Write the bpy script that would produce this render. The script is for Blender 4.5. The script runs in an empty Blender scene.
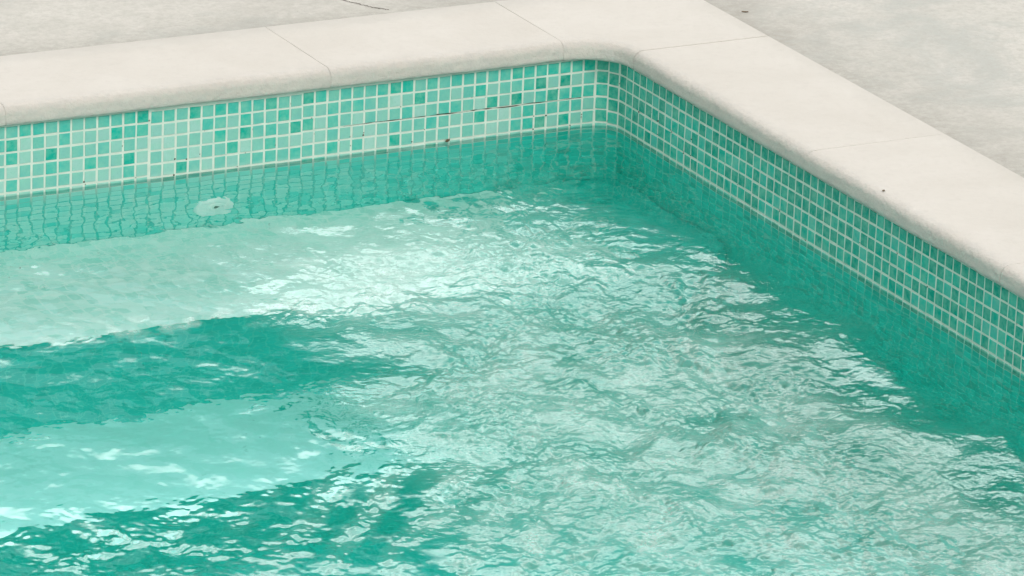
import bpy, bmesh, math, random
import numpy as np
from mathutils import Vector, Matrix

random.seed(7)
rng = np.random.default_rng(11)
SC = bpy.context.scene
COL = SC.collection

# ------------------------------------------------------------------ helpers
def link(name, me, mat=None, parent=None, smooth=False):
    o = bpy.data.objects.new(name, me)
    COL.objects.link(o)
    if mat is not None:
        me.materials.append(mat)
    if parent is not None:
        o.parent = parent
    if smooth:
        me.polygons.foreach_set('use_smooth', [True] * len(me.polygons))
    return o

def mesh_np(name, verts, faces):
    me = bpy.data.meshes.new(name)
    me.from_pydata([tuple(v) for v in verts], [], faces)
    me.update()
    return me

def tag(o, label=None, cat=None, group=None, kind=None):
    if label: o['label'] = label
    if cat: o['category'] = cat
    if group: o['group'] = group
    if kind: o['kind'] = kind
    return o

def empty(name, loc):
    o = bpy.data.objects.new(name, None)
    o.empty_display_size = 0.1
    o.location = loc
    COL.objects.link(o)
    return o

class NT:
    """tiny node-tree writer"""
    def __init__(self, tree):
        self.t = tree
        tree.nodes.clear()
    def n(self, typ, **kw):
        nd = self.t.nodes.new(typ)
        for k, v in kw.items():
            if k == 'inp':
                for kk, vv in v.items():
                    s = nd.inputs[kk]
                    if isinstance(vv, bpy.types.NodeSocket):
                        self.t.links.new(vv, s)
                    else:
                        s.default_value = vv
            else:
                setattr(nd, k, v)
        return nd
    def math(self, op, a, b=None, c=None, clamp=False):
        nd = self.n('ShaderNodeMath', operation=op, use_clamp=clamp)
        for i, v in enumerate((a, b, c)):
            if v is None: continue
            if isinstance(v, bpy.types.NodeSocket): self.t.links.new(v, nd.inputs[i])
            else: nd.inputs[i].default_value = v
        return nd.outputs[0]
    def noise(self, vec, scale, detail=4.0, rough=0.55, dist=0.0):
        nd = self.n('ShaderNodeTexNoise', inp={'Scale': scale, 'Detail': detail, 'Roughness': rough, 'Distortion': dist})
        self.t.links.new(vec, nd.inputs['Vector'])
        return nd.outputs['Fac']
    def ramp(self, fac, stops, interp='LINEAR'):
        nd = self.n('ShaderNodeValToRGB')
        nd.color_ramp.interpolation = interp
        els = nd.color_ramp.elements
        while len(els) < len(stops): els.new(0.5)
        for e, (p, c) in zip(els, stops):
            e.position = p
            e.color = (c, c, c, 1) if isinstance(c, (int, float)) else (*c, 1)
        self.t.links.new(fac, nd.inputs['Fac'])
        return nd.outputs['Color']
    def mix(self, fac, a, b, blend='MIX'):
        nd = self.n('ShaderNodeMix', data_type='RGBA', blend_type=blend)
        for s, v in ((nd.inputs[0], fac), (nd.inputs[6], a), (nd.inputs[7], b)):
            if isinstance(v, bpy.types.NodeSocket): self.t.links.new(v, s)
            elif isinstance(v, (int, float)): s.default_value = v
            else: s.default_value = (*v, 1)
        return nd.outputs[2]
    def bump(self, h, strength, dist):
        nd = self.n('ShaderNodeBump', inp={'Strength': strength, 'Distance': dist})
        self.t.links.new(h, nd.inputs['Height'])
        return nd.outputs['Normal']
    def out(self, shader, vol=None):
        o = self.n('ShaderNodeOutputMaterial')
        if shader is not None: self.t.links.new(shader, o.inputs['Surface'])
        if vol is not None: self.t.links.new(vol, o.inputs['Volume'])

def material(name):
    m = bpy.data.materials.new(name)
    m.use_nodes = True
    return m, NT(m.node_tree)

# ------------------------------------------------------------------ dimensions (metres, z = 0 is the water level)
P = 0.025                  # mosaic pitch
ROW0 = 0.131               # top grout line of the mosaic band
ARC = 0.05                 # radius of the tiled corner
XW, YW = -3.4, -4.6        # far ends of the pool
D1, D2, D3 = -0.29, -0.72, -1.05
Y1, Y2 = -0.44, -0.79
CT, CB = 0.170, 0.134      # coping top and underside

# ------------------------------------------------------------------ materials
def mat_tile(deep=False):
    m, t = material('brightened_submerged_mosaic' if deep else 'glazed_mosaic')
    at = t.n('ShaderNodeAttribute', attribute_name='tile_tone')
    tone = at.outputs['Fac']
    geo = t.n('ShaderNodeTexCoord').outputs['Object']
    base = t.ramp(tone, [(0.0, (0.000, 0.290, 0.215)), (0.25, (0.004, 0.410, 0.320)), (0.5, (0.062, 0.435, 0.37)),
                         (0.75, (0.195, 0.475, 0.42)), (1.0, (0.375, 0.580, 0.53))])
    if deep:  # submerged tiles get lighter colours to make up for light lost underwater
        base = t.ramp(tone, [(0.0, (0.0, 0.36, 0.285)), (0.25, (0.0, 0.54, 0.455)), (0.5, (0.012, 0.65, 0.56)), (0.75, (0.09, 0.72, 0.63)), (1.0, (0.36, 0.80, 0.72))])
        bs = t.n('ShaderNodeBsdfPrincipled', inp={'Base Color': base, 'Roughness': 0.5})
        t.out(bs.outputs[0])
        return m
    # cloudy glaze, different from tile to tile
    sh = t.n('ShaderNodeVectorMath', operation='ADD')
    t.t.links.new(geo, sh.inputs[0])
    t.t.links.new(at.outputs['Vector'], sh.inputs[1])
    n1 = t.noise(sh.outputs[0], 55, 3, 0.6)
    base = t.mix(t.ramp(n1, [(0.35, 0.0), (0.7, 0.55)]), base, (0.24, 0.54, 0.42))
    n2 = t.noise(geo, 260, 3, 0.6)
    base = t.mix(t.ramp(n2, [(0.55, 0.0), (0.8, 0.22)]), base, (0.02, 0.26, 0.19))
    # lime scale left at the waterline
    sz = t.n('ShaderNodeSeparateXYZ'); t.t.links.new(geo, sz.inputs[0])
    zz = t.math('ADD', sz.outputs['Z'], t.math('MULTIPLY', t.math('SUBTRACT', t.noise(geo, 22, 4), .5), .008))
    scale = t.ramp(t.math('MULTIPLY_ADD', zz, 20.0, .5), [(.46, 0.0), (.52, 1.0), (.60, 1.0), (.72, 0.0)])
    base = t.mix(t.math('MULTIPLY', scale, .22), base, (0.55, 0.66, 0.58))
    bs = t.n('ShaderNodeBsdfPrincipled', inp={'Base Color': base, 'Roughness': 0.22, 'IOR': 1.45})
    t.t.links.new(t.bump(t.noise(geo, 70, 2), 0.25, 0.002), bs.inputs['Normal'])
    t.out(bs.outputs[0])
    return m

def mat_grout():
    m, t = material('cement_grout')
    geo = t.n('ShaderNodeTexCoord').outputs['Object']
    c = t.mix(t.ramp(t.noise(geo, 40, 5), [(0.3, 0.0), (0.75, 1.0)]), (0.66, 0.69, 0.62), (0.50, 0.59, 0.52))
    sz = t.n('ShaderNodeSeparateXYZ'); t.t.links.new(geo, sz.inputs[0])
    wet = t.math('ADD', sz.outputs['Z'], t.math('MULTIPLY', t.math('SUBTRACT', t.noise(geo, 30, 4), .5), .03))
    c = t.mix(t.ramp(t.math('ADD', t.math('MULTIPLY', wet, 6.0), .5), [(.10, 1.0), (.46, 0.0)]), c, (0.01, 0.56, 0.48))
    dirt = t.ramp(t.noise(geo, 95, 2, 0.5), [(0.70, 0.0), (0.745, 1.0)])
    c = t.mix(t.math('MULTIPLY', dirt, 0.75), c, (0.10, 0.075, 0.05))
    bs = t.n('ShaderNodeBsdfPrincipled', inp={'Base Color': c, 'Roughness': 0.85})
    t.t.links.new(t.bump(t.noise(geo, 500, 3), 0.4, 0.001), bs.inputs['Normal'])
    t.out(bs.outputs[0])
    return m

def mat_stone():
    m, t = material('pale_cast_stone')
    tc = t.n('ShaderNodeTexCoord').outputs['Object']
    oi = t.n('ShaderNodeObjectInfo')
    sh = t.n('ShaderNodeVectorMath', operation='MULTIPLY_ADD')
    t.t.links.new(oi.outputs['Random'], sh.inputs[0]); sh.inputs[1].default_value = (31, 17, 9)
    t.t.links.new(tc, sh.inputs[2])
    v = sh.outputs[0]
    c = t.mix(t.ramp(t.noise(v, 5.5, 6, 0.6, 0.4), [(0.3, 0.0), (0.72, 1.0)]), (0.478, 0.449, 0.406), (0.524, 0.496, 0.456))
    c = t.mix(t.ramp(t.noise(v, 60, 4, 0.7), [(0.5, 0.0), (0.85, 0.5)]), c, (0.43, 0.405, 0.37))
    pit = t.ramp(t.noise(v, 210, 3, 0.6), [(0.66, 0.0), (0.76, 1.0)])
    c = t.mix(t.math('MULTIPLY', pit, 0.35), c, (0.42, 0.40, 0.36))
    # worn, pitted grey along the rolled edge: marked per vertex
    ed = t.n('ShaderNodeAttribute', attribute_name='nose').outputs['Fac']
    w = t.math('MULTIPLY', ed, t.ramp(t.noise(v, 55, 6, 0.75), [(0.46, 0.0), (0.58, 1.0)]))
    c = t.mix(t.math('MULTIPLY', w, 0.28), c, (0.40, 0.40, 0.385))
    bs = t.n('ShaderNodeBsdfPrincipled', inp={'Base Color': c, 'Roughness': 0.82, 'Specular IOR Level': 0.3})
    h = t.math('ADD', t.math('MULTIPLY', t.noise(v, 180, 5, 0.65), 0.5), t.math('MULTIPLY', t.noise(v, 30, 4), 1.0))
    h = t.math('ADD', h, t.math('MULTIPLY', ed, t.math('MULTIPLY', t.noise(v, 85, 4, .7), 1.6)))
    t.t.links.new(t.bump(h, 0.7, 0.003), bs.inputs['Normal'])
    t.out(bs.outputs[0])
    return m

def mat_mortar():
    m, t = material('joint_mortar')
    tc = t.n('ShaderNodeTexCoord').outputs['Object']
    c = t.mix(t.ramp(t.noise(tc, 25, 5), [(0.35, 0.0), (0.7, 1.0)]), (0.54, 0.51, 0.47), (0.45, 0.43, 0.40))
    bs = t.n('ShaderNodeBsdfPrincipled', inp={'Base Color': c, 'Roughness': 0.9})
    t.out(bs.outputs[0])
    return m

def mat_deck():
    m, t = material('washed_concrete')
    tc = t.n('ShaderNodeTexCoord').outputs['Object']
    big = t.noise(tc, 1.9, 6, 0.6, 0.2)
    mid = t.noise(tc, 9.5, 7, 0.7, 0.2)
    fine = t.noise(tc, 170, 4, 0.7)
    c = t.mix(t.ramp(big, [(0.36, 0.0), (0.62, 1.0)]), (0.40, 0.385, 0.35), (0.49, 0.475, 0.435))
    c = t.mix(t.ramp(mid, [(0.45, 0.0), (0.62, 0.75)]), c, (0.53, 0.51, 0.47))
    st = t.math('MULTIPLY', t.ramp(t.noise(tc, 2.6, 9, 0.72, .3), [(0.53, 0.0), (0.64, 1.0)]), 0.6)
    c = t.mix(st, c, (0.352, 0.368, 0.345))
    c = t.mix(t.ramp(fine, [(0.5, 0.0), (0.8, 0.55)]), c, (0.36, 0.345, 0.31))
    c = t.mix(t.ramp(t.noise(tc, 75, 5, 0.75), [(0.44, 0.0), (0.62, 0.5)]), c, (0.38, 0.365, 0.33))
    grit = t.ramp(t.noise(tc, 420, 2, 0.5), [(0.70, 0.0), (0.78, 0.6)])
    c = t.mix(grit, c, (0.22, 0.20, 0.17))
    # grit swept up against the coping
    sx = t.n('ShaderNodeSeparateXYZ'); t.t.links.new(tc, sx.inputs[0])
    dist = t.math('SUBTRACT', t.math('MAXIMUM', sx.outputs['X'], sx.outputs['Y']), .275)
    seam = t.ramp(t.math('ADD', dist, t.math('MULTIPLY', t.math('SUBTRACT', mid, .5), .25)), [(0.0, .8), (.05, .45), (.22, 0.0)])
    c = t.mix(t.math('MULTIPLY', seam, t.ramp(t.noise(tc, 60, 6, .8), [(.36, .25), (.62, 1.0)])), c, (0.31, 0.295, 0.26))
    bs = t.n('ShaderNodeBsdfPrincipled', inp={'Base Color': c, 'Roughness': 0.9, 'Specular IOR Level': 0.25})
    h = t.math('ADD', t.noise(tc, 160, 5, 0.7), t.math('MULTIPLY', mid, 2.0))
    t.t.links.new(t.bump(h, 0.6, 0.004), bs.inputs['Normal'])
    t.out(bs.outputs[0])
    return m

def mat_mosaic_floor(name, lo, hi, grout, patch, fade=None, nosing=None):
    """mosaic seen only through the water: tiles, joints and wear in the material"""
    m, t = material(name)
    tc = t.n('ShaderNodeTexCoord').outputs['UV']
    vm = t.n('ShaderNodeVectorMath', operation='SCALE'); vm.inputs['Scale'].default_value = 1.0 / P
    t.t.links.new(tc, vm.inputs[0])
    fl = t.n('ShaderNodeVectorMath', operation='FLOOR'); t.t.links.new(vm.outputs[0], fl.inputs[0])
    fr = t.n('ShaderNodeVectorMath', operation='FRACTION'); t.t.links.new(vm.outputs[0], fr.inputs[0])
    wn = t.n('ShaderNodeTexWhiteNoise', noise_dimensions='3D'); t.t.links.new(fl.outputs[0], wn.inputs['Vector'])
    sx = t.n('ShaderNodeSeparateXYZ'); t.t.links.new(fr.outputs[0], sx.inputs[0])
    def edge(s):
        return t.math('MINIMUM', s, t.math('SUBTRACT', 1.0, s))
    e = t.math('MINIMUM', edge(sx.outputs['X']), edge(sx.outputs['Y']))
    g = t.math('LESS_THAN', e, 0.075)
    obj = t.n('ShaderNodeTexCoord').outputs['Object']
    c = t.mix(wn.outputs['Value'], lo, hi)
    pn = t.ramp(t.noise(obj, 15, 6, 0.7, 0.8), [(0.46, 0.0), (0.62, 1.0)])
    c = t.mix(t.math('MULTIPLY', pn, 0.6), c, patch)
    gc = t.mix(0.0, grout, grout)
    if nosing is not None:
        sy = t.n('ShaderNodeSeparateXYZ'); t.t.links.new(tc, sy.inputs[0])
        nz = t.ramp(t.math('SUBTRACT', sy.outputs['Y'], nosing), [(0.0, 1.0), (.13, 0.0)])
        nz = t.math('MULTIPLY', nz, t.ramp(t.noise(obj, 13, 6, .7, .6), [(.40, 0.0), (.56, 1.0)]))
        c = t.mix(t.math('MULTIPLY', nz, .8), c, (.93, .92, .89))  # white patches near the nosing imitate reflections on the swells
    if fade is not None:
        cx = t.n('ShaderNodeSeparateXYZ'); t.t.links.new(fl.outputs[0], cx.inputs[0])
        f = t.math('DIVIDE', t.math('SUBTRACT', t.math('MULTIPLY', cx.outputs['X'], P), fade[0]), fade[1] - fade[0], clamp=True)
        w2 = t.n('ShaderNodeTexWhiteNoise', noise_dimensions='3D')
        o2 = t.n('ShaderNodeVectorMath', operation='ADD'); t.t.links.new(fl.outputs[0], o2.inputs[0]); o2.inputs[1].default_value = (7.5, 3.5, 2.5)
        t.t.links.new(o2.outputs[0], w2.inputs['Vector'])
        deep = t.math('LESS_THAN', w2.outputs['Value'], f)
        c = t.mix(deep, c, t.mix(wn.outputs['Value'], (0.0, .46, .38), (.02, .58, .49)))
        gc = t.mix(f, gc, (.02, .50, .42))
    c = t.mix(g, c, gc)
    dn = t.ramp(t.noise(obj, 110, 2, 0.5), [(0.69, 0.0), (0.74, 1.0)])
    c = t.mix(t.math('MULTIPLY', t.math('MULTIPLY', dn, g), 0.7), c, (0.12, 0.10, 0.05))
    bs = t.n('ShaderNodeBsdfPrincipled', inp={'Base Color': c, 'Roughness': 0.5})
    t.out(bs.outputs[0])
    return m

def mat_plain(name, color, rough=0.5, noise=0.0):
    m, t = material(name)
    bs = t.n('ShaderNodeBsdfPrincipled', inp={'Base Color': (*color, 1), 'Roughness': rough})
    if noise:
        tc = t.n('ShaderNodeTexCoord').outputs['Object']
        c = t.mix(t.ramp(t.noise(tc, noise, 4), [(0.35, 0.0), (0.7, 1.0)]), color, tuple(k * 0.55 for k in color))
        t.t.links.new(c, bs.inputs['Base Color'])
    t.out(bs.outputs[0])
    return m

def mat_water():
    m, t = material('pool_water')
    tc = t.n('ShaderNodeTexCoord').outputs['Object']
    bs = t.n('ShaderNodeBsdfPrincipled', inp={'Base Color': (1, 1, 1, 1), 'Roughness': 0.03, 'IOR': 1.333, 'Transmission Weight': 1.0, 'Specular IOR Level': 1.0})
    ro = t.n('ShaderNodeAttribute', attribute_name='rough').outputs['Fac']
    t.t.links.new(t.math('MULTIPLY_ADD', ro, .13, .025), bs.inputs['Roughness'])
    h = t.math('ADD', t.noise(tc, 48, 2, 0.5, 0.9), t.math('MULTIPLY', t.noise(tc, 105, 2, 0.5, 0.6), .5))
    h = t.math('MULTIPLY', h, t.math('ADD', t.math('MULTIPLY', ro, .8), .025))
    t.t.links.new(t.bump(h, 1.0, 0.0022), bs.inputs['Normal'])
    vol = t.n('ShaderNodeVolumeAbsorption', inp={'Color': (0.01, 0.975, 0.945, 1), 'Density': 0.5})
    fo = t.n('ShaderNodeAttribute', attribute_name='sky_sheen').outputs['Fac']
    df = t.n('ShaderNodeBsdfDiffuse', inp={'Color': (.57, .69, .65, 1)})  # pale diffuse layer painted in place of reflected sky
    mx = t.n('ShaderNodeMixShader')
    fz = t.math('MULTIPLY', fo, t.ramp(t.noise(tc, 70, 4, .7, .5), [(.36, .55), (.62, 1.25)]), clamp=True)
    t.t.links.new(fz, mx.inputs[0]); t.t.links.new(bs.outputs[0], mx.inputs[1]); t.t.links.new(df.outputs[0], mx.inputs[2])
    t.out(mx.outputs[0], vol.outputs[0])
    return m

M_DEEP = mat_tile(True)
M_TILE, M_GROUT, M_STONE, M_MORTAR, M_DECK, M_WATER = mat_tile(), mat_grout(), mat_stone(), mat_mortar(), mat_deck(), mat_water()
TR = ((0.44, 0.73, 0.64), (0.80, 0.88, 0.82), (0.80, 0.86, 0.80), (0.86, 0.88, 0.84))
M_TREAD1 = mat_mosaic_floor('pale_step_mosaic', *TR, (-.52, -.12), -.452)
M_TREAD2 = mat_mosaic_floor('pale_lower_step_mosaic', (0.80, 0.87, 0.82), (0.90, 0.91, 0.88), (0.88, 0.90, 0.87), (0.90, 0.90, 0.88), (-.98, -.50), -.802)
M_FLOOR = mat_mosaic_floor('teal_floor_mosaic', (0.0, 0.58, 0.52), (0.01, 0.68, 0.62), (0.08, 0.70, 0.63), (0.0, 0.62, 0.56))
M_WHITE = mat_plain('white_moulded_plastic', (0.96, 0.95, 0.92), 0.4)
M_HOLE = mat_plain('dark_nozzle_opening', (0.09, 0.10, 0.08), 0.6)
M_CRACK = mat_plain('brown_grime', (0.075, 0.055, 0.035), 0.9, 60)
M_LEAF = mat_plain('dry_brown_leaf', (0.13, 0.085, 0.045), 0.8, 150)

# ------------------------------------------------------------------ the pool basin
pool = empty('swimming_pool', (0, 0, 0))
tag(pool, 'sunken swimming pool lined with teal glass mosaic, with two broad pale submerged steps', 'swimming pool')

ARC_L = ARC * math.pi / 2
LB = -XW - ARC             # straight length of the back wall
LR = -YW - ARC
def path(u):
    """inner face of the tiled wall: u = 0 where the arc starts on the back wall; returns x, y and the normal into the pool"""
    if u <= 0:
        return (-ARC + u, 0.0, 0.0, -1.0)
    if u < ARC_L:
        a = math.pi / 2 - u / ARC
        return (-ARC + ARC * math.cos(a), -ARC + ARC * math.sin(a), -math.cos(a), -math.sin(a))
    return (0.0, -ARC - (u - ARC_L), -1.0, 0.0)

def wall(name, u0, u1, zbot, seed):
    """one grout sheet with thickness + every tile as a small bevelled block on it; two meshes"""
    r = random.Random(seed)
    # grout body
    us = sorted(set([u0, u1] + [u for u in np.arange(u0, u1, 0.0125)]))
    vs, fs = [], []
    for u in us:
        x, y, nx, ny = path(u)
        for z, d in ((zbot, 0.0), (ROW0 + 0.008, 0.0), (ROW0 + 0.008, 0.06), (zbot, 0.06)):
            vs.append((x - nx * d, y - ny * d, z))
    n = len(us)
    for i in range(n - 1):
        for k in range(4):
            a, b = i * 4 + k, i * 4 + (k + 1) % 4
            fs.append((a, b, b + 4, a + 4))
    fs.append((3, 2, 1, 0)); fs.append(tuple((n - 1) * 4 + k for k in range(4)))
    body = link(name, mesh_np(name, vs, fs), M_GROUT, pool, True)
    body.modifiers.new('edges', 'EDGE_SPLIT').split_angle = math.radians(40)
    # tiles
    tv, tf, tone, deep_flag = [], [], [], []
    k0 = math.floor((u0 + 0.034) / P); k1 = math.ceil((u1 + 0.034) / P)
    rows = int((ROW0 - zbot) / P)
    sheet = {}
    for k in range(k0, k1):
        ua = k * P - 0.034
        sk = (k + 58) // 12
        for row in range(rows):
            key = (sk, row // 12)
            if key not in sheet:
                sheet[key] = (r.gauss(0, .0006), r.gauss(0, .0013), r.gauss(0, .009))
            du, dz, rt = sheet[key]
            uc = ua + P / 2 + du + r.gauss(0, .00028)
            if uc < u0 or uc > u1: continue
            zc = ROW0 - (row + .5) * P + dz + rt * ((k % 12) - 6) * P * 0.15 + r.gauss(0, .00025)
            hw = P * .5 - .0017 + r.gauss(0, .00015)
            hh = P * .5 - .0017 + r.gauss(0, .00015)
            ro = r.gauss(0, .012)
            til = r.gauss(0, .010); tiz = r.gauss(0, .010)
            b = len(tv)
            tt = r.random()
            # a mix: many pale, some mid, few deep; the right-hand wall is darkened to look shaded
            q = r.random()
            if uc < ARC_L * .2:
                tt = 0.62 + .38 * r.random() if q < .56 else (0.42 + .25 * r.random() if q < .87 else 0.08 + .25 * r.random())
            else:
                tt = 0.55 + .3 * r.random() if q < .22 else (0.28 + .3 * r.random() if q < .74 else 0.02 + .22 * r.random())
            if row == 0: tt *= .72  # shade under the coping painted into the top course
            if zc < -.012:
                # submerged courses toned brighter for light lost underwater, darker towards the corner
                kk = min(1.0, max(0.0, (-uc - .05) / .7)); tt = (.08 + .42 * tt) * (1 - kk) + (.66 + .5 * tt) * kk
            elif uc > ARC_L * .2: tt = max(0.0, .95 * tt - .32)  # right wall toned down further as its shaded side
            elif uc > -.16: tt = max(0.0, tt - .16)  # corner shade painted into the tile tone
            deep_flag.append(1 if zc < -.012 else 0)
            for (sx, sz, dep, ins) in ((-1, -1, -.0004, 0), (1, -1, -.0004, 0), (1, 1, -.0004, 0), (-1, 1, -.0004, 0),
                                       (-1, -1, .0009, .0007), (1, -1, .0009, .0007), (1, 1, .0009, .0007), (-1, 1, .0009, .0007)):
                a = sx * (hw - ins); c = sz * (hh - ins)
                a2 = a * math.cos(ro) - c * math.sin(ro); c2 = a * math.sin(ro) + c * math.cos(ro)
                x, y, nx, ny = path(uc + a2)
                dd = dep + (til * a2 + tiz * c2 if ins else 0)
                tv.append((x + nx * dd, y + ny * dd, zc + c2))
                tone.append(tt)
            tf += [(b + 4, b + 5, b + 6, b + 7)] + [(b + i, b + (i + 1) % 4, b + 4 + (i + 1) % 4, b + 4 + i) for i in range(4)]
    me = mesh_np('mosaic_tiles', tv, tf)
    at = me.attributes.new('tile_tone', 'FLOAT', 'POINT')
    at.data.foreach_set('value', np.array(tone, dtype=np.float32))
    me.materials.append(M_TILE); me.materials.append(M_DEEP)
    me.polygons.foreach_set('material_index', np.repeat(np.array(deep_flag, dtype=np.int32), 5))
    tl = link('mosaic_tiles', me, None, body)
    return body

USPLIT = 3 * P - .034
back_wall = wall('tiled_wall', -LB, USPLIT, D3 - .05, 3)
back_wall['label'] = 'paler tiled wall at the back, with a brown crack along one joint'
right_wall = wall('tiled_wall', USPLIT, ARC_L + LR, D3 - .05, 5)
right_wall['label'] = 'tiled wall on the shaded side, toned darker, running towards the viewer'

def grime(name, parent, u0, u1, z, th, seed, amp=.0006, keep=.8):
    r = random.Random(seed)
    vs, fs = [], []
    u = u0; t_prev = th * .1; z_prev = 0.0; first = True
    while u < u1:
        L = r.uniform(.006, .02)
        if True:
            on = r.random() < keep
            t0 = t_prev; t1 = th * (r.uniform(.4, 1.1) if on else r.uniform(.02, .12)); t_prev = t1
            for (uu, tt) in (((u, t0),) if first else ()) + ((u + L, t1),):
                x, y, nx, ny = path(uu)
                zz = z + amp * math.sin(uu * 60 + seed) + amp * r.uniform(-.6, .6)
                for q, d in ((-1, -.001), (1, -.001), (1, .0006), (-1, .0006)):
                    vs.append((x + nx * d, y + ny * d, zz + q * tt / 2))
            b = len(vs) - 8
            for k in range(4):
                fs.append((b + k, b + (k + 1) % 4, b + 4 + (k + 1) % 4, b + 4 + k))
            if first: fs.append((b, b + 3, b + 2, b + 1))
            first = False
        u += L
    b = len(vs) - 4
    fs.append((b, b + 1, b + 2, b + 3))
    return link(name, mesh_np(name, vs, fs), M_CRACK, parent)

grime('joint_crack', back_wall, -.50, -.02, ROW0 - 3 * P, .0019, 2, keep=.6)
grime('grime_line', right_wall, .40, .58, ROW0 + .0005, .0022, 6, .0003, .75)
grime('grime_line', back_wall, -.07, .02, ROW0 + .0015, .003, 9, .0003, .6)
# rust spots at tile corners just above the water
vs, fs = [], []
r = random.Random(21)
for _ in range(46):
    u = -.034 + P * round(r.uniform(-1.2, 1.2) / P) + r.gauss(0, .001)
    row = r.choice([3, 4, 4, 5, 5])
    if u > ARC_L: row = r.choice([3, 4])
    zc = ROW0 - row * P + r.gauss(0, .003)
    if u > .35 and r.random() < .7: continue
    b = len(vs); R = r.uniform(.0007, .0019)
    x, y, nx, ny = path(u)
    tx, ty = -ny, nx
    k = 7
    for dep, sc in ((.0004, 1), (.0014, .75)):
        for i in range(k):
            a = 2 * math.pi * i / k; q = R * sc * r.uniform(.7, 1.3)
            vs.append((x + nx * dep + tx * q * math.cos(a), y + ny * dep + ty * q * math.cos(a), zc + q * math.sin(a)))
    fs += [(b + i, b + (i + 1) % k, b + k + (i + 1) % k, b + k + i) for i in range(k)] + [tuple(b + k + i for i in range(k))]
spots = mesh_np('rust_spots', vs, fs)
tiles = [ch for ch in back_wall.children if ch.name.startswith('mosaic')][0].data
tiles.materials.append(M_CRACK)
bm = bmesh.new(); bm.from_mesh(tiles); nf0 = len(bm.faces)
bm.from_mesh(spots); bm.faces.ensure_lookup_table()
for f in bm.faces[nf0:]: f.material_index = 2
bm.to_mesh(tiles); bm.free(); bpy.data.meshes.remove(spots)

def slab(name, x0, x1, y0, y1, z0, z1, mat, parent, nose=.0):
    """block with UVs in metres; nose rounds the pool-side top edge"""
    prof = [(y1, z1), (y0 + nose, z1)]
    if nose:
        for i in range(1, 6):
            a = math.pi / 2 * i / 5
            prof.append((y0 + nose - nose * math.sin(a), z1 - nose + nose * math.cos(a)))
    else:
        prof.append((y0, z1))
    prof += [(y0, z0), (y1, z0)]
    clean = []
    for p in prof:
        if not clean or (abs(p[0] - clean[-1][0]) + abs(p[1] - clean[-1][1])) > 1e-6: clean.append(p)
    n = len(clean)
    vs = [(x0, y, z) for y, z in clean] + [(x1, y, z) for y, z in clean]
    fs = [(i, (i + 1) % n, n + (i + 1) % n, n + i) for i in range(n)] + [tuple(range(n - 1, -1, -1)), tuple(range(n, 2 * n))]
    me = mesh_np(name, vs, fs)
    uv = me.uv_layers.new(name='UVMap')
    for p in me.polygons:
        nrm = p.normal
        for li in p.loop_indices:
            v = me.vertices[me.loops[li].vertex_index].co
            if abs(nrm.x) > .7: uv.data[li].uv = (v.y, v.z)
            elif abs(nrm.y) > .7: uv.data[li].uv = (v.x, v.z)
            else: uv.data[li].uv = (v.x, v.y)
    return link(name, me, mat, parent)

def step(name, y0, zt, zb, x1):
    s = slab(name, XW + .002, -.0025, y0, -.0025, zb, zt - .004, M_FLOOR, pool)
    slab('tread', XW + .004, -.0035, y0 - .012, -.0035, zt - .0035, zt, x1, s)
    return s
step('step', Y1, D1, D2 - .006, M_TREAD1)
step('step', Y2, D2, D3 - .002, M_TREAD2)
slab('pool_floor', XW - .05, .05, YW - .05, .05, D3 - .1, D3, M_FLOOR, pool)
# plain end walls, outside the picture but part of the basin
slab('end_wall', XW - .06, XW, YW - .06, -.0, D3, ROW0 + .008, M_FLOOR, pool)
slab('end_wall', XW, .06, YW - .06, YW, D3, ROW0 + .008, M_FLOOR, pool)

# ------------------------------------------------------------------ coping stones
OV = .013                  # overhang over the tile
OUT = .275                 # outer edge
CR = .090                  # inner radius of the corner stone
CCX = CCY = -OV - CR
def nose_profile(gr=0.0):
    """(distance from the inner line towards the deck, z, nose weight), from the underside lip round the nose to the top"""
    pts = [(.060, CB + gr, 0.1), (.006 + gr, CB + gr, .8)]
    for i in range(1, 4):
        a = math.pi / 2 * i / 4
        pts.append((.006 - .006 * math.sin(a) + gr, CB + .006 - .006 * math.cos(a) + gr, 1.0))
    zb, zt = CB + .008 + gr, CT - .017
    for i in range(4):
        pts.append((gr + .0004 * i, zb + (zt - zb) * i / 3, 1.0))
    for i in range(1, 9):
        a = math.pi / 2 * i / 8
        pts.append((.0012 + .020 * (1 - math.cos(a)) + gr, zt + (.017 - gr) * math.sin(a), 1.0 if i < 6 else .85))
    pts += [(.029, CT - gr, .35), (.038, CT - gr, .15), (.050, CT - gr, .05)]
    return pts

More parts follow.
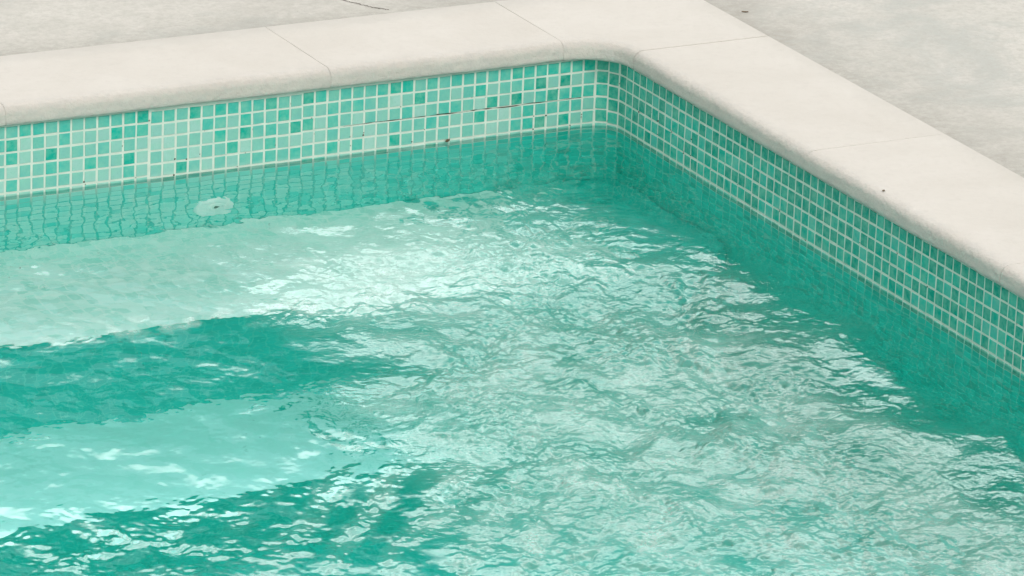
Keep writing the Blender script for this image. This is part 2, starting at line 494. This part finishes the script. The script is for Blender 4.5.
def stone(name, stations, gr=0.0, mat=None, parent=None, seed=0, loc=None):
    """stations: list of (inner point, direction to deck, outer point)"""
    r = random.Random(seed)
    prof = nose_profile(gr)
    vs, fs, nose = [], [], []
    m = None
    ph = [r.uniform(0, 6.28) for _ in range(4)]
    for si, ((px, py), (dx, dy), (qx, qy)) in enumerate(stations):
        row = []
        s = si * .011
        wob = 0 if gr else .0004 * math.sin(s * 21 + ph[0]) + .0003 * math.sin(s * 57 + ph[1])
        woz = 0 if gr else .0003 * math.sin(s * 17 + ph[2])
        for (d, z, w) in prof:
            j = 0 if gr else r.gauss(0, .00022) * w
            row.append((px + dx * (d + wob + j), py + dy * (d + wob + j), z + woz * w + (0 if gr else r.gauss(0, .00015) * w), w))
        lx, ly = px + dx * .05, py + dy * .05
        for f in (.35, .7):
            row.append((lx + (qx - lx) * f, ly + (qy - ly) * f, CT - gr, 0))
        row.append((lx + (qx - lx) * .985, ly + (qy - ly) * .985, CT - gr, 0))
        row.append((qx, qy, CT - gr - .004, 0))
        row.append((qx, qy, CB + gr, 0))
        m = len(row)
        for x, y, z, w in row:
            vs.append((x - (loc[0] if loc else 0), y - (loc[1] if loc else 0), z - (loc[2] if loc else 0))); nose.append(w)
    n = len(stations)
    for i in range(n - 1):
        for k in range(m):
            a, b = i * m + k, i * m + (k + 1) % m
            fs.append((a, a + m, b + m, b))
    fs.append(tuple(range(m))); fs.append(tuple((n - 1) * m + k for k in range(m - 1, -1, -1)))
    me = mesh_np(name, vs, fs)
    at = me.attributes.new('nose', 'FLOAT', 'POINT'); at.data.foreach_set('value', np.array(nose, dtype=np.float32))
    bm = bmesh.new(); bm.from_mesh(me); bmesh.ops.recalc_face_normals(bm, faces=bm.faces); bm.to_mesh(me); bm.free()
    o = link(name, me, mat, parent, True)
    # keep the cut ends crisp
    md = o.modifiers.new('edges', 'EDGE_SPLIT'); md.split_angle = math.radians(50)
    if loc: o.location = loc
    return o

def st_back(x0, x1, n=None):
    n = n or max(2, int((x1 - x0) / .011))
    return [((x0 + (x1 - x0) * i / n, -OV), (0, 1), (x0 + (x1 - x0) * i / n, OUT)) for i in range(n + 1)]
def st_right(y0, y1, n=None):
    n = n or max(2, int((y0 - y1) / .011))
    return [((-OV, y0 + (y1 - y0) * i / n), (1, 0), (OUT, y0 + (y1 - y0) * i / n)) for i in range(n + 1)]
def st_corner(xa, yb, g=0.0):
    out = []
    out += [((xa + (CCX - xa) * i / 2, -OV), (0, 1), (xa + (CCX - xa) * i / 2, OUT)) for i in range(2)] if xa < CCX - 1e-4 else []
    k = 26
    for i in range(k + 1):
        a = math.pi / 2 - math.pi / 2 * i / k
        px, py = CCX + CR * math.cos(a), CCY + CR * math.sin(a)
        # outer square: spread the fan over both outer sides
        f = i / k
        if f <= .5:
            qx = max(xa, CCX) + (OUT - max(xa, CCX)) * (f * 2); qy = OUT
        else:
            qx = OUT; qy = OUT + (min(CCY, 9) - OUT) * ((f - .5) * 2)
        out.append(((px, py), (math.cos(a), math.sin(a)), (qx, qy)))
    return out

G = .0006
GRP = 'pale coping stones round the pool edge'
JX = [-.108, -.583, -1.214, -1.85, -2.49, -3.13]
JY = [-.098, -.733, -1.376, -2.02, -2.66, -3.30, -3.94]
back_labels = ['short pale coping stone on the back edge, the one touching the rounded corner stone',
               'long pale coping stone on the back edge directly above the round white pool inlet',
               'pale coping stone cut by the left picture border, end of the back edge',
               'coping stone of the back edge just beyond the left picture border',
               'coping stone of the back edge second beyond the left picture border']
for i in range(5):
    o = stone('coping_stone', st_back(JX[i + 1] + G, JX[i] - G), 0, M_STONE, None, 30 + i, ((JX[i] + JX[i + 1]) / 2, .12, CB))
    tag(o, back_labels[i], 'coping stone', GRP)
cs = stone('coping_stone', st_corner(JX[0] + G, JY[0]), 0, M_STONE, None, 50, (.1, .1, CB))
tag(cs, 'square corner coping stone with a rounded inner edge, where both pool edges meet', 'coping stone', GRP)
right_labels = ['pale coping stone on the right edge, the one touching the rounded corner stone',
                'pale coping stone on the right edge with a dark speck on its top',
                'pale coping stone at the right picture border, lowest on the right edge',
                'coping stone of the right edge just below the picture',
                'coping stone of the right edge second below the picture',
                'coping stone of the right edge third below the picture']
for i in range(6):
    y0 = JY[i] - G if i else CCY - .0032
    o = stone('coping_stone', st_right(y0, JY[i + 1] + G), 0, M_STONE, None, 60 + i, (.12, (JY[i] + JY[i + 1]) / 2, CB))
    tag(o, right_labels[i], 'coping stone', GRP)
# bedding mortar that fills the joints
mst = st_back(JX[5], CCX, 40)[:-1] + st_corner(CCX, CCY) + st_right(CCY, JY[6], 60)[1:]
stone('mortar_bed', mst, .0011, M_MORTAR, pool)

# ------------------------------------------------------------------ deck and ground
def ring(name, inner, outer, z, mat, kind='structure', n=1):
    (x0, x1, y0, y1), (X0, X1, Y0, Y1) = inner, outer
    vs = [(x0, y0, z), (x1, y0, z), (x1, y1, z), (x0, y1, z), (X0, Y0, z), (X1, Y0, z), (X1, Y1, z), (X0, Y1, z)]
    fs = [(4, 5, 1, 0), (5, 6, 2, 1), (6, 7, 3, 2), (7, 4, 0, 3)]
    o = link(name, mesh_np(name, vs, fs), mat)
    return tag(o, kind=kind)
deck = ring('deck', (XW - .06, OUT - .002, YW - .06, OUT - .002), (-40, 40, -40, 40), .163, M_DECK)
M_GROUND = mat_plain('dry_grass_ground', (0.16, 0.17, 0.09), 0.95, 3)
ring('ground', (-39, 39, -39, 39), (-3000, 3000, -3000, 3000), .15, M_GROUND)

# hairline crack in the deck near the top edge of the picture
def crack(pts, w, seed):
    r = random.Random(seed)
    vs, fs = [], []
    full = []
    for (a, b) in zip(pts, pts[1:]):
        n = 14
        for i in range(n):
            f = i / n
            full.append((a[0] + (b[0] - a[0]) * f + r.gauss(0, .0016), a[1] + (b[1] - a[1]) * f + r.gauss(0, .0016)))
    full.append(pts[-1])
    for i, p in enumerate(full):
        q = full[min(i + 1, len(full) - 1)]; o = full[max(i - 1, 0)]
        d = Vector((q[0] - o[0], q[1] - o[1])).normalized()
        ww = w * r.uniform(.4, 1.1)
        vs += [(p[0] - d.y * ww, p[1] + d.x * ww, .1638), (p[0] + d.y * ww, p[1] - d.x * ww, .1638)]
    for i in range(len(full) - 1):
        fs.append((2 * i, 2 * i + 1, 2 * i + 3, 2 * i + 2))
    return link('crack', mesh_np('crack', vs, fs), M_CRACK, deck)

# ------------------------------------------------------------------ water
def axis(a, b, fine_a, fine_b, df, dc):
    l = list(np.arange(a, fine_a, dc)) + list(np.arange(fine_a, fine_b, df)) + list(np.arange(fine_b, b, dc if b - fine_b > dc else df)) + [b]
    return np.unique(np.round(np.array(l), 6))
ax = axis(XW - .01, .006, -2.15, .006, .0027, .03)
ay = axis(YW - .01, .006, -2.45, .006, .0027, .03)
XX, YY = np.meshgrid(ax, ay, indexing='ij')

def blob(x, y, cx, cy, sx, sy, rot=0.0):
    c, s = math.cos(rot), math.sin(rot)
    u = (x - cx) * c + (y - cy) * s; v = -(x - cx) * s + (y - cy) * c
    return np.exp(-.5 * ((u / sx) ** 2 + (v / sy) ** 2))

def waves(x, y, lmin, lmax, n, ang, spread, seed, power=1.0):
    """sum of n plane waves, unit rms slope"""
    g = np.random.default_rng(seed)
    h = np.zeros_like(x)
    for i in range(n):
        lam = math.exp(g.uniform(math.log(lmin), math.log(lmax)))
        a = ang + g.normal(0, spread)
        k = 2 * math.pi / lam
        kx, ky = k * math.cos(a), k * math.sin(a)
        h += np.sin(kx * x + ky * y + g.uniform(0, 6.283)) / k
    return h * math.sqrt(2.0 / n) 

def smooth(a, b, t):
    t = np.clip((t - a) / (b - a), 0, 1)
    return t * t * (3 - 2 * t)

def perlin(x, y, seed):
    """gradient noise, about -.7 .. .7"""
    g = np.random.default_rng(seed)
    ang = g.uniform(0, 2 * np.pi, (256, 256))
    gx, gy = np.cos(ang), np.sin(ang)
    xi = np.floor(x).astype(int); yi = np.floor(y).astype(int)
    xf, yf = x - xi, y - yi
    u = xf ** 3 * (xf * (xf * 6 - 15) + 10); v = yf ** 3 * (yf * (yf * 6 - 15) + 10)
    def d(i, j):
        a, b = (xi + i) % 256, (yi + j) % 256
        return gx[a, b] * (xf - i) + gy[a, b] * (yf - j)
    return (d(0, 0) * (1 - u) + d(1, 0) * u) * (1 - v) + (d(0, 1) * (1 - u) + d(1, 1) * u) * v

def fbm(x, y, lam, seed, octv=3):
    s_ = np.zeros_like(x); a_ = 1.0
    for o_ in range(octv):
        s_ += a_ * perlin(x / lam + 13.7 * o_, y / lam + 5.1 * o_, seed + o_); lam *= .5; a_ *= .5
    return s_

# warp the plane so that crests wander and break up
wx = .045 * fbm(XX, YY, .30, 20, 2) + .012 * fbm(XX, YY, .075, 24, 2)
wy = .045 * fbm(XX, YY, .30, 30, 2) + .012 * fbm(XX, YY, .075, 34, 2)
U, V = XX + .8 * wx, YY + .8 * wy
# axes along and across the drift of the water
DA = math.radians(62)
UA = (U * math.cos(DA) + V * math.sin(DA)) / 1.25; VA = -U * math.sin(DA) + V * math.cos(DA)
shore_r = smooth(.14, .40, -XX + .16 * fbm(XX, YY, .35, 40, 3))
shore_b = smooth(.26, .60, -YY + .16 * fbm(XX, YY, .35, 43, 3))
left = smooth(-1.16, -.84, XX + .22 * fbm(XX, YY, .30, 46, 3) - .15 * (YY + 1.1))
rough = np.clip(blob(XX, YY, -.55, -1.10, .36, .60, .3) + blob(XX, YY, -.55, -2.05, .6, .6) + .7 * blob(XX, YY, -.66, -.60, .25, .20), 0, 1) * shore_r * shore_b * left
patch = np.clip(.62 + 1.1 * fbm(XX, YY, .16, 50, 3), .12, 1.25)
def rid(lam, seed):
    return lam * (fbm(UA, VA, lam, seed, 2) - .55 * np.abs(perlin(UA / lam * .8 + 3, VA / lam * .8, seed + 9)))
fine = rid(.022, 60) + .8 * rid(.012, 70)
mid = .085 * fbm(UA, VA, .085, 80, 2)
lon = waves(U, V, .24, .55, 22, math.radians(75), .5, 3)
streak = waves(U, V, .028, .085, 40, math.radians(4), .25, 8)
diag = blob(XX, YY, -.36, -.85, .16, .42, .12) * shore_r
calm = .007 + .012 * np.clip(fbm(XX, YY, .3, 90, 2) + .4, 0, 1)
H = fine * (calm + .20 * rough * patch) + mid * (.024 + .11 * rough) + lon * (.008 + .05 * rough) + streak * (.11 * diag * patch + .015 * rough)
# near left corner: short crests ranked in leaning columns, and a few small blobs further left
colu = (XX * math.cos(math.radians(-39)) + YY * math.sin(math.radians(-39))) + .5 * wx
cmask = np.clip(.45 + .75 * np.sin(2 * math.pi * colu / .088 + 1.6 * fbm(XX, YY, .25, 93, 2)), 0, 1)
roll = blob(XX, YY, -1.13, -1.72, .17, .20) * np.clip(.75 + .9 * fbm(XX, YY, .2, 95, 2), 0, 1.2) * cmask
near = blob(XX, YY, -1.66, -1.58, .24, .09) * np.clip(.3 + 2.2 * fbm(XX, YY, .09, 97, 3), 0, 1.2)
H += fine * (.22 * roll + .13 * near) + mid * (.10 * roll + .05 * near)
# pale diffuse colour painted as sky sheen on rough water and the step edge
edge_glare = blob(XX, YY, -1.18, -.70, .20, .032, -.02) * np.clip(3.5 * fbm(XX, YY, .055, 98, 3) + .12, 0, 1)
edge_glare += .5 * blob(XX, YY, -.80, -.58, .16, .07) * np.clip(2.6 * fbm(XX, YY, .06, 99, 3), 0, 1)
sky_sheen = np.clip(.25 * rough ** .75 * shore_r ** 2 * (1 - .6 * diag) * np.clip(.70 + .9 * fbm(UA, VA, .11, 101, 4), .15, 1.3) + .40 * roll * np.clip(.5 + 1.2 * fbm(UA, VA, .05, 103, 3), 0, 1) + .45 * edge_glare, 0, .6)
H *= smooth(0, .03, -XX + .012) * .8 + .2
nx_, ny_ = XX.shape
vs = np.stack([XX.ravel(), YY.ravel(), H.ravel()], 1)
idx = np.arange(nx_ * ny_).reshape(nx_, ny_)
quads = np.stack([idx[:-1, :-1].ravel(), idx[1:, :-1].ravel(), idx[1:, 1:].ravel(), idx[:-1, 1:].ravel()], 1)
# skirt and bottom close the body of water
loop = np.concatenate([idx[:, 0], idx[-1, 1:], idx[-2::-1, -1], idx[0, -2:0:-1]])
low = vs[loop].copy(); low[:, 2] = D3 - .03
base = len(vs)
vs = np.concatenate([vs, low])
L = len(loop); il = np.arange(L)
sk = np.stack([loop, base + il, base + (il + 1) % L, loop[(il + 1) % L]], 1)
allq = np.concatenate([quads, sk])
me = bpy.data.meshes.new('water')
nf = len(allq)
me.vertices.add(len(vs)); me.vertices.foreach_set('co', vs.astype(np.float32).ravel())
me.loops.add(nf * 4 + L); me.loops.foreach_set('vertex_index', np.concatenate([allq.ravel(), base + il[::-1]]).astype(np.int32))
me.polygons.add(nf + 1)
me.polygons.foreach_set('loop_start', np.concatenate([np.arange(nf) * 4, [nf * 4]]).astype(np.int32))
me.polygons.foreach_set('loop_total', np.concatenate([np.full(nf, 4), [L]]).astype(np.int32))
sm = np.zeros(nf + 1, dtype=bool); sm[:len(quads)] = True
me.polygons.foreach_set('use_smooth', sm)
me.update(calc_edges=True); me.validate()
at = me.attributes.new('rough', 'FLOAT', 'POINT')
at.data.foreach_set('value', np.concatenate([np.clip(np.sqrt(rough) + .45 * roll, 0, 1).ravel(), np.zeros(L)]).astype(np.float32))
at = me.attributes.new('sky_sheen', 'FLOAT', 'POINT')
at.data.foreach_set('value', np.concatenate([sky_sheen.ravel(), np.zeros(L)]).astype(np.float32))
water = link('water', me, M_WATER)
tag(water, kind='structure')

# ------------------------------------------------------------------ pool inlet
inlet = empty('pool_inlet', (-.804, 0, -.193))
tag(inlet, 'round white plastic pool inlet with a dark centre hole, under water on the tiled wall', 'pool inlet')
def lathe(name, prof, mat, parent, n=40):
    vs, fs = [], []
    for (rr, d) in prof:
        for i in range(n):
            a = 2 * math.pi * i / n
            vs.append((rr * math.cos(a), -d, rr * math.sin(a)))
    for j in range(len(prof) - 1):
        for i in range(n):
            fs.append((j * n + i, j * n + (i + 1) % n, (j + 1) * n + (i + 1) % n, (j + 1) * n + i))
    fs.append(tuple((len(prof) - 1) * n + i for i in range(n)))
    return link(name, mesh_np(name, vs, fs), mat, parent, True)
lathe('face_plate', [(.043, 0), (.043, .004), (.041, .0065), (.037, .008), (.026, .0095), (.024, .0085), (.022, .0085)], M_WHITE, inlet)
lathe('locking_ring', [(.021, .0086), (.021, .012), (.019, .014), (.015, .0145), (.013, .012)], M_WHITE, inlet)
lathe('nozzle_eye', [(.0128, .010), (.0115, .0135), (.0085, .0145), (.0080, .0125)], M_WHITE, inlet)
lathe('nozzle_opening', [(.0078, .0130), (.0079, .0148), (.003, .0146)], M_HOLE, inlet, 20)
for a in (45, 135, 225, 315):
    s = lathe('screw', [(.0026, 0), (.0026, .0012), (.001, .0016)], M_WHITE, inlet, 10)
    s.location = (.032 * math.cos(math.radians(a)), -.0088, .032 * math.sin(math.radians(a)))

# ------------------------------------------------------------------ camera (solved from the mosaic grid)
cam = bpy.data.cameras.new('camera')
co = bpy.data.objects.new('camera', cam); COL.objects.link(co)
c = Vector((-4.71319, -8.54994, 3.11836))
fw = Vector((0.44082533, 0.83337082, -0.3334158)); rt = Vector((0.88934176, -0.45577259, 0.03664133)); up = Vector((0.12142597, 0.31267302, 0.94206758))
co.matrix_world = Matrix(((rt.x, up.x, -fw.x, c.x), (rt.y, up.y, -fw.y, c.y), (rt.z, up.z, -fw.z, c.z), (0, 0, 0, 1)))
cam.sensor_width = 36.0
cam.lens = 5500 / 1024 * 36
cam.clip_start = .5; cam.clip_end = 6000
SC.camera = co

def ray(x, y, z):
    d = fw + rt * ((x - 512) / 5500) - up * ((y - 288) / 5500)
    t = (z - c.z) / d.z
    return c + d * t

# deck crack and little bits of debris, at their measured places
crack([ray(330, -3, .163), ray(352, 2.5, .163), ray(372, 7.5, .163), ray(388, 10, .163)], .0016, 4)
def chip(name, loc, L, W, label, rz, rx=0.0, seed=1):
    r = random.Random(seed)
    bm = bmesh.new()
    n = 9
    top, bot = [], []
    for i in range(n):
        a = 2 * math.pi * i / n
        q = r.uniform(.75, 1.2)
        x, y = L / 2 * math.cos(a) * q, W / 2 * math.sin(a) * q
        top.append(bm.verts.new((x, y, .0012 + .25 * W * (x / (L / 2)) ** 2))); bot.append(bm.verts.new((x, y, .25 * W * (x / (L / 2)) ** 2)))
    bm.faces.new(top); bm.faces.new(bot[::-1])
    for i in range(n):
        bm.faces.new((bot[i], bot[(i + 1) % n], top[(i + 1) % n], top[i]))
    me = bpy.data.meshes.new(name); bm.to_mesh(me); bm.free()
    o = link(name, me, M_LEAF)
    o.location = loc; o.rotation_euler = (rx, 0, rz)
    return tag(o, label, 'leaf fragment')

p = c + (fw + rt * ((446.6 - 512) / 5500) - up * ((140.5 - 288) / 5500)) * ((-.0025 - c.y) / (fw.y + rt.y * ((446.6 - 512) / 5500) - up.y * ((140.5 - 288) / 5500)))
chip('leaf_fragment', p, .009, .006, 'brown leaf fragment stuck to the back wall at the waterline', .3, math.pi / 2, 2)
chip('leaf_fragment', ray(883.5, 191, CT + .0003), .0075, .004, 'tiny dark leaf fragment lying on top of the right coping edge', .6, 0, 3)
chip('leaf_fragment', ray(745, 12, .1635), .015, .0035, 'thin dry leaf fragment on the concrete deck near the top border', -.5, 0, 4)
# ------------------------------------------------------------------ unseen dark backdrop, added for calm water to reflect
def dark_backdrop():
    n, mrows = 140, 16
    vs, fs = [], []
    g = np.random.default_rng(4)
    ph = g.uniform(0, 6.28, 10)
    for i in range(n + 1):
        az = math.radians(-75 + 215 * i / n)      # from +y towards +x
        top = 0
        for k in range(10):
            top += math.sin(az * (3 + 5.3 * k) + ph[k]) / (1 + k)
        ht = 150 + 16 * top
        for j in range(mrows + 1):
            f = j / mrows
            R = 250 + 180 * f
            z = -3 + ht * (1 - (1 - f) ** 1.6) + (g.normal(0, 2.0) if 0 < j else 0)
            vs.append((R * math.sin(az), R * math.cos(az), z))
    for i in range(n):
        for j in range(mrows):
            a = i * (mrows + 1) + j
            fs.append((a, a + 1, a + mrows + 2, a + mrows + 1))
    m, t = material('dark_backdrop_green')
    tc = t.n('ShaderNodeTexCoord').outputs['Object']
    col = t.mix(t.ramp(t.noise(tc, .09, 6, .7), [(.35, 0.0), (.7, 1.0)]), (.022, .05, .022), (.075, .11, .045))
    bs = t.n('ShaderNodeBsdfPrincipled', inp={'Base Color': col, 'Roughness': .9, 'Specular IOR Level': .1})
    t.out(bs.outputs[0])
    return tag(link('dark_backdrop', mesh_np('dark_backdrop', vs, fs), m, None, True), kind='structure')
dark_backdrop()

# ------------------------------------------------------------------ light: soft high-haze daylight from beyond the pool
SUN_EL, SUN_AZ = math.radians(44), math.radians(185)      # azimuth from +y towards +x
sd = bpy.data.lights.new('sun', 'SUN')
sd.energy = 1.3; sd.angle = math.radians(28); sd.color = (1.0, .955, .89)
so = bpy.data.objects.new('sun', sd); COL.objects.link(so)
v = Vector((math.sin(SUN_AZ) * math.cos(SUN_EL), math.cos(SUN_AZ) * math.cos(SUN_EL), math.sin(SUN_EL)))
so.rotation_euler = v.to_track_quat('Z', 'Y').to_euler()

w = bpy.data.worlds.new('World'); SC.world = w; w.use_nodes = True
t = NT(w.node_tree)
sky = t.n('ShaderNodeTexSky', sky_type='NISHITA', sun_disc=False, sun_elevation=SUN_EL, sun_rotation=SUN_AZ, air_density=1.0, dust_density=3.0)
gen = t.n('ShaderNodeTexCoord').outputs['Generated']
sep = t.n('ShaderNodeSeparateXYZ'); t.t.links.new(gen, sep.inputs[0])
cl = t.noise(gen, 2.6, 6, .55, .5)
az0 = math.radians(28)
front = t.math('ADD', t.math('MULTIPLY', sep.outputs['X'], math.sin(az0)), t.math('MULTIPLY', sep.outputs['Y'], math.cos(az0)))
cov = t.ramp(cl, [(.30, .35), (.62, 1.0)])
lum = t.math('MULTIPLY', t.ramp(t.noise(gen, 3.4, 5, .6), [(.3, .8), (.7, 1.0)]), t.math('MULTIPLY_ADD', front, -4.5, 10.0))
cw = t.n('ShaderNodeVectorMath', operation='SCALE'); cw.inputs[0].default_value = (1.0, .985, .955); t.t.links.new(lum, cw.inputs['Scale'])
# bright patch added to the sky in front, for the water to reflect
el = sep.outputs['Z']
bright_sky_patch = t.math('MULTIPLY', t.ramp(front, [(.45, 0.0), (.74, 1.0)]), t.math('MULTIPLY', t.ramp(el, [(.41, 0.0), (.48, 1.0)]), t.ramp(el, [(.80, 1.0), (.95, 0.25)])))
lumb = t.math('MULTIPLY', bright_sky_patch, t.ramp(t.noise(gen, 5.0, 5, .6, .4), [(.35, .6), (.55, 1.0)]))
cwb = t.n('ShaderNodeVectorMath', operation='SCALE'); cwb.inputs[0].default_value = (.98, 1.0, .985); t.t.links.new(t.math('MULTIPLY', lumb, 56.0), cwb.inputs['Scale'])
colr = t.mix(1.0, t.mix(cov, sky.outputs[0], cw.outputs[0]), cwb.outputs[0], 'ADD')
bg = t.n('ShaderNodeBackground', inp={'Color': colr, 'Strength': .1})
wo = t.n('ShaderNodeOutputWorld'); t.t.links.new(bg.outputs[0], wo.inputs['Surface'])

# ------------------------------------------------------------------ render settings
SC.render.engine = 'CYCLES'
cy = SC.cycles
cy.use_denoising = True
cy.max_bounces = 16; cy.transmission_bounces = 12; cy.diffuse_bounces = 8; cy.glossy_bounces = 6; cy.volume_bounces = 0
cy.caustics_reflective = True; cy.caustics_refractive = True; cy.blur_glossy = .6
cy.sample_clamp_indirect = 6
vs_ = SC.view_settings
vs_.view_transform = 'Standard'; vs_.look = 'None'; vs_.exposure = 0.17; vs_.gamma = 1.0
SC.render.film_transparent = False
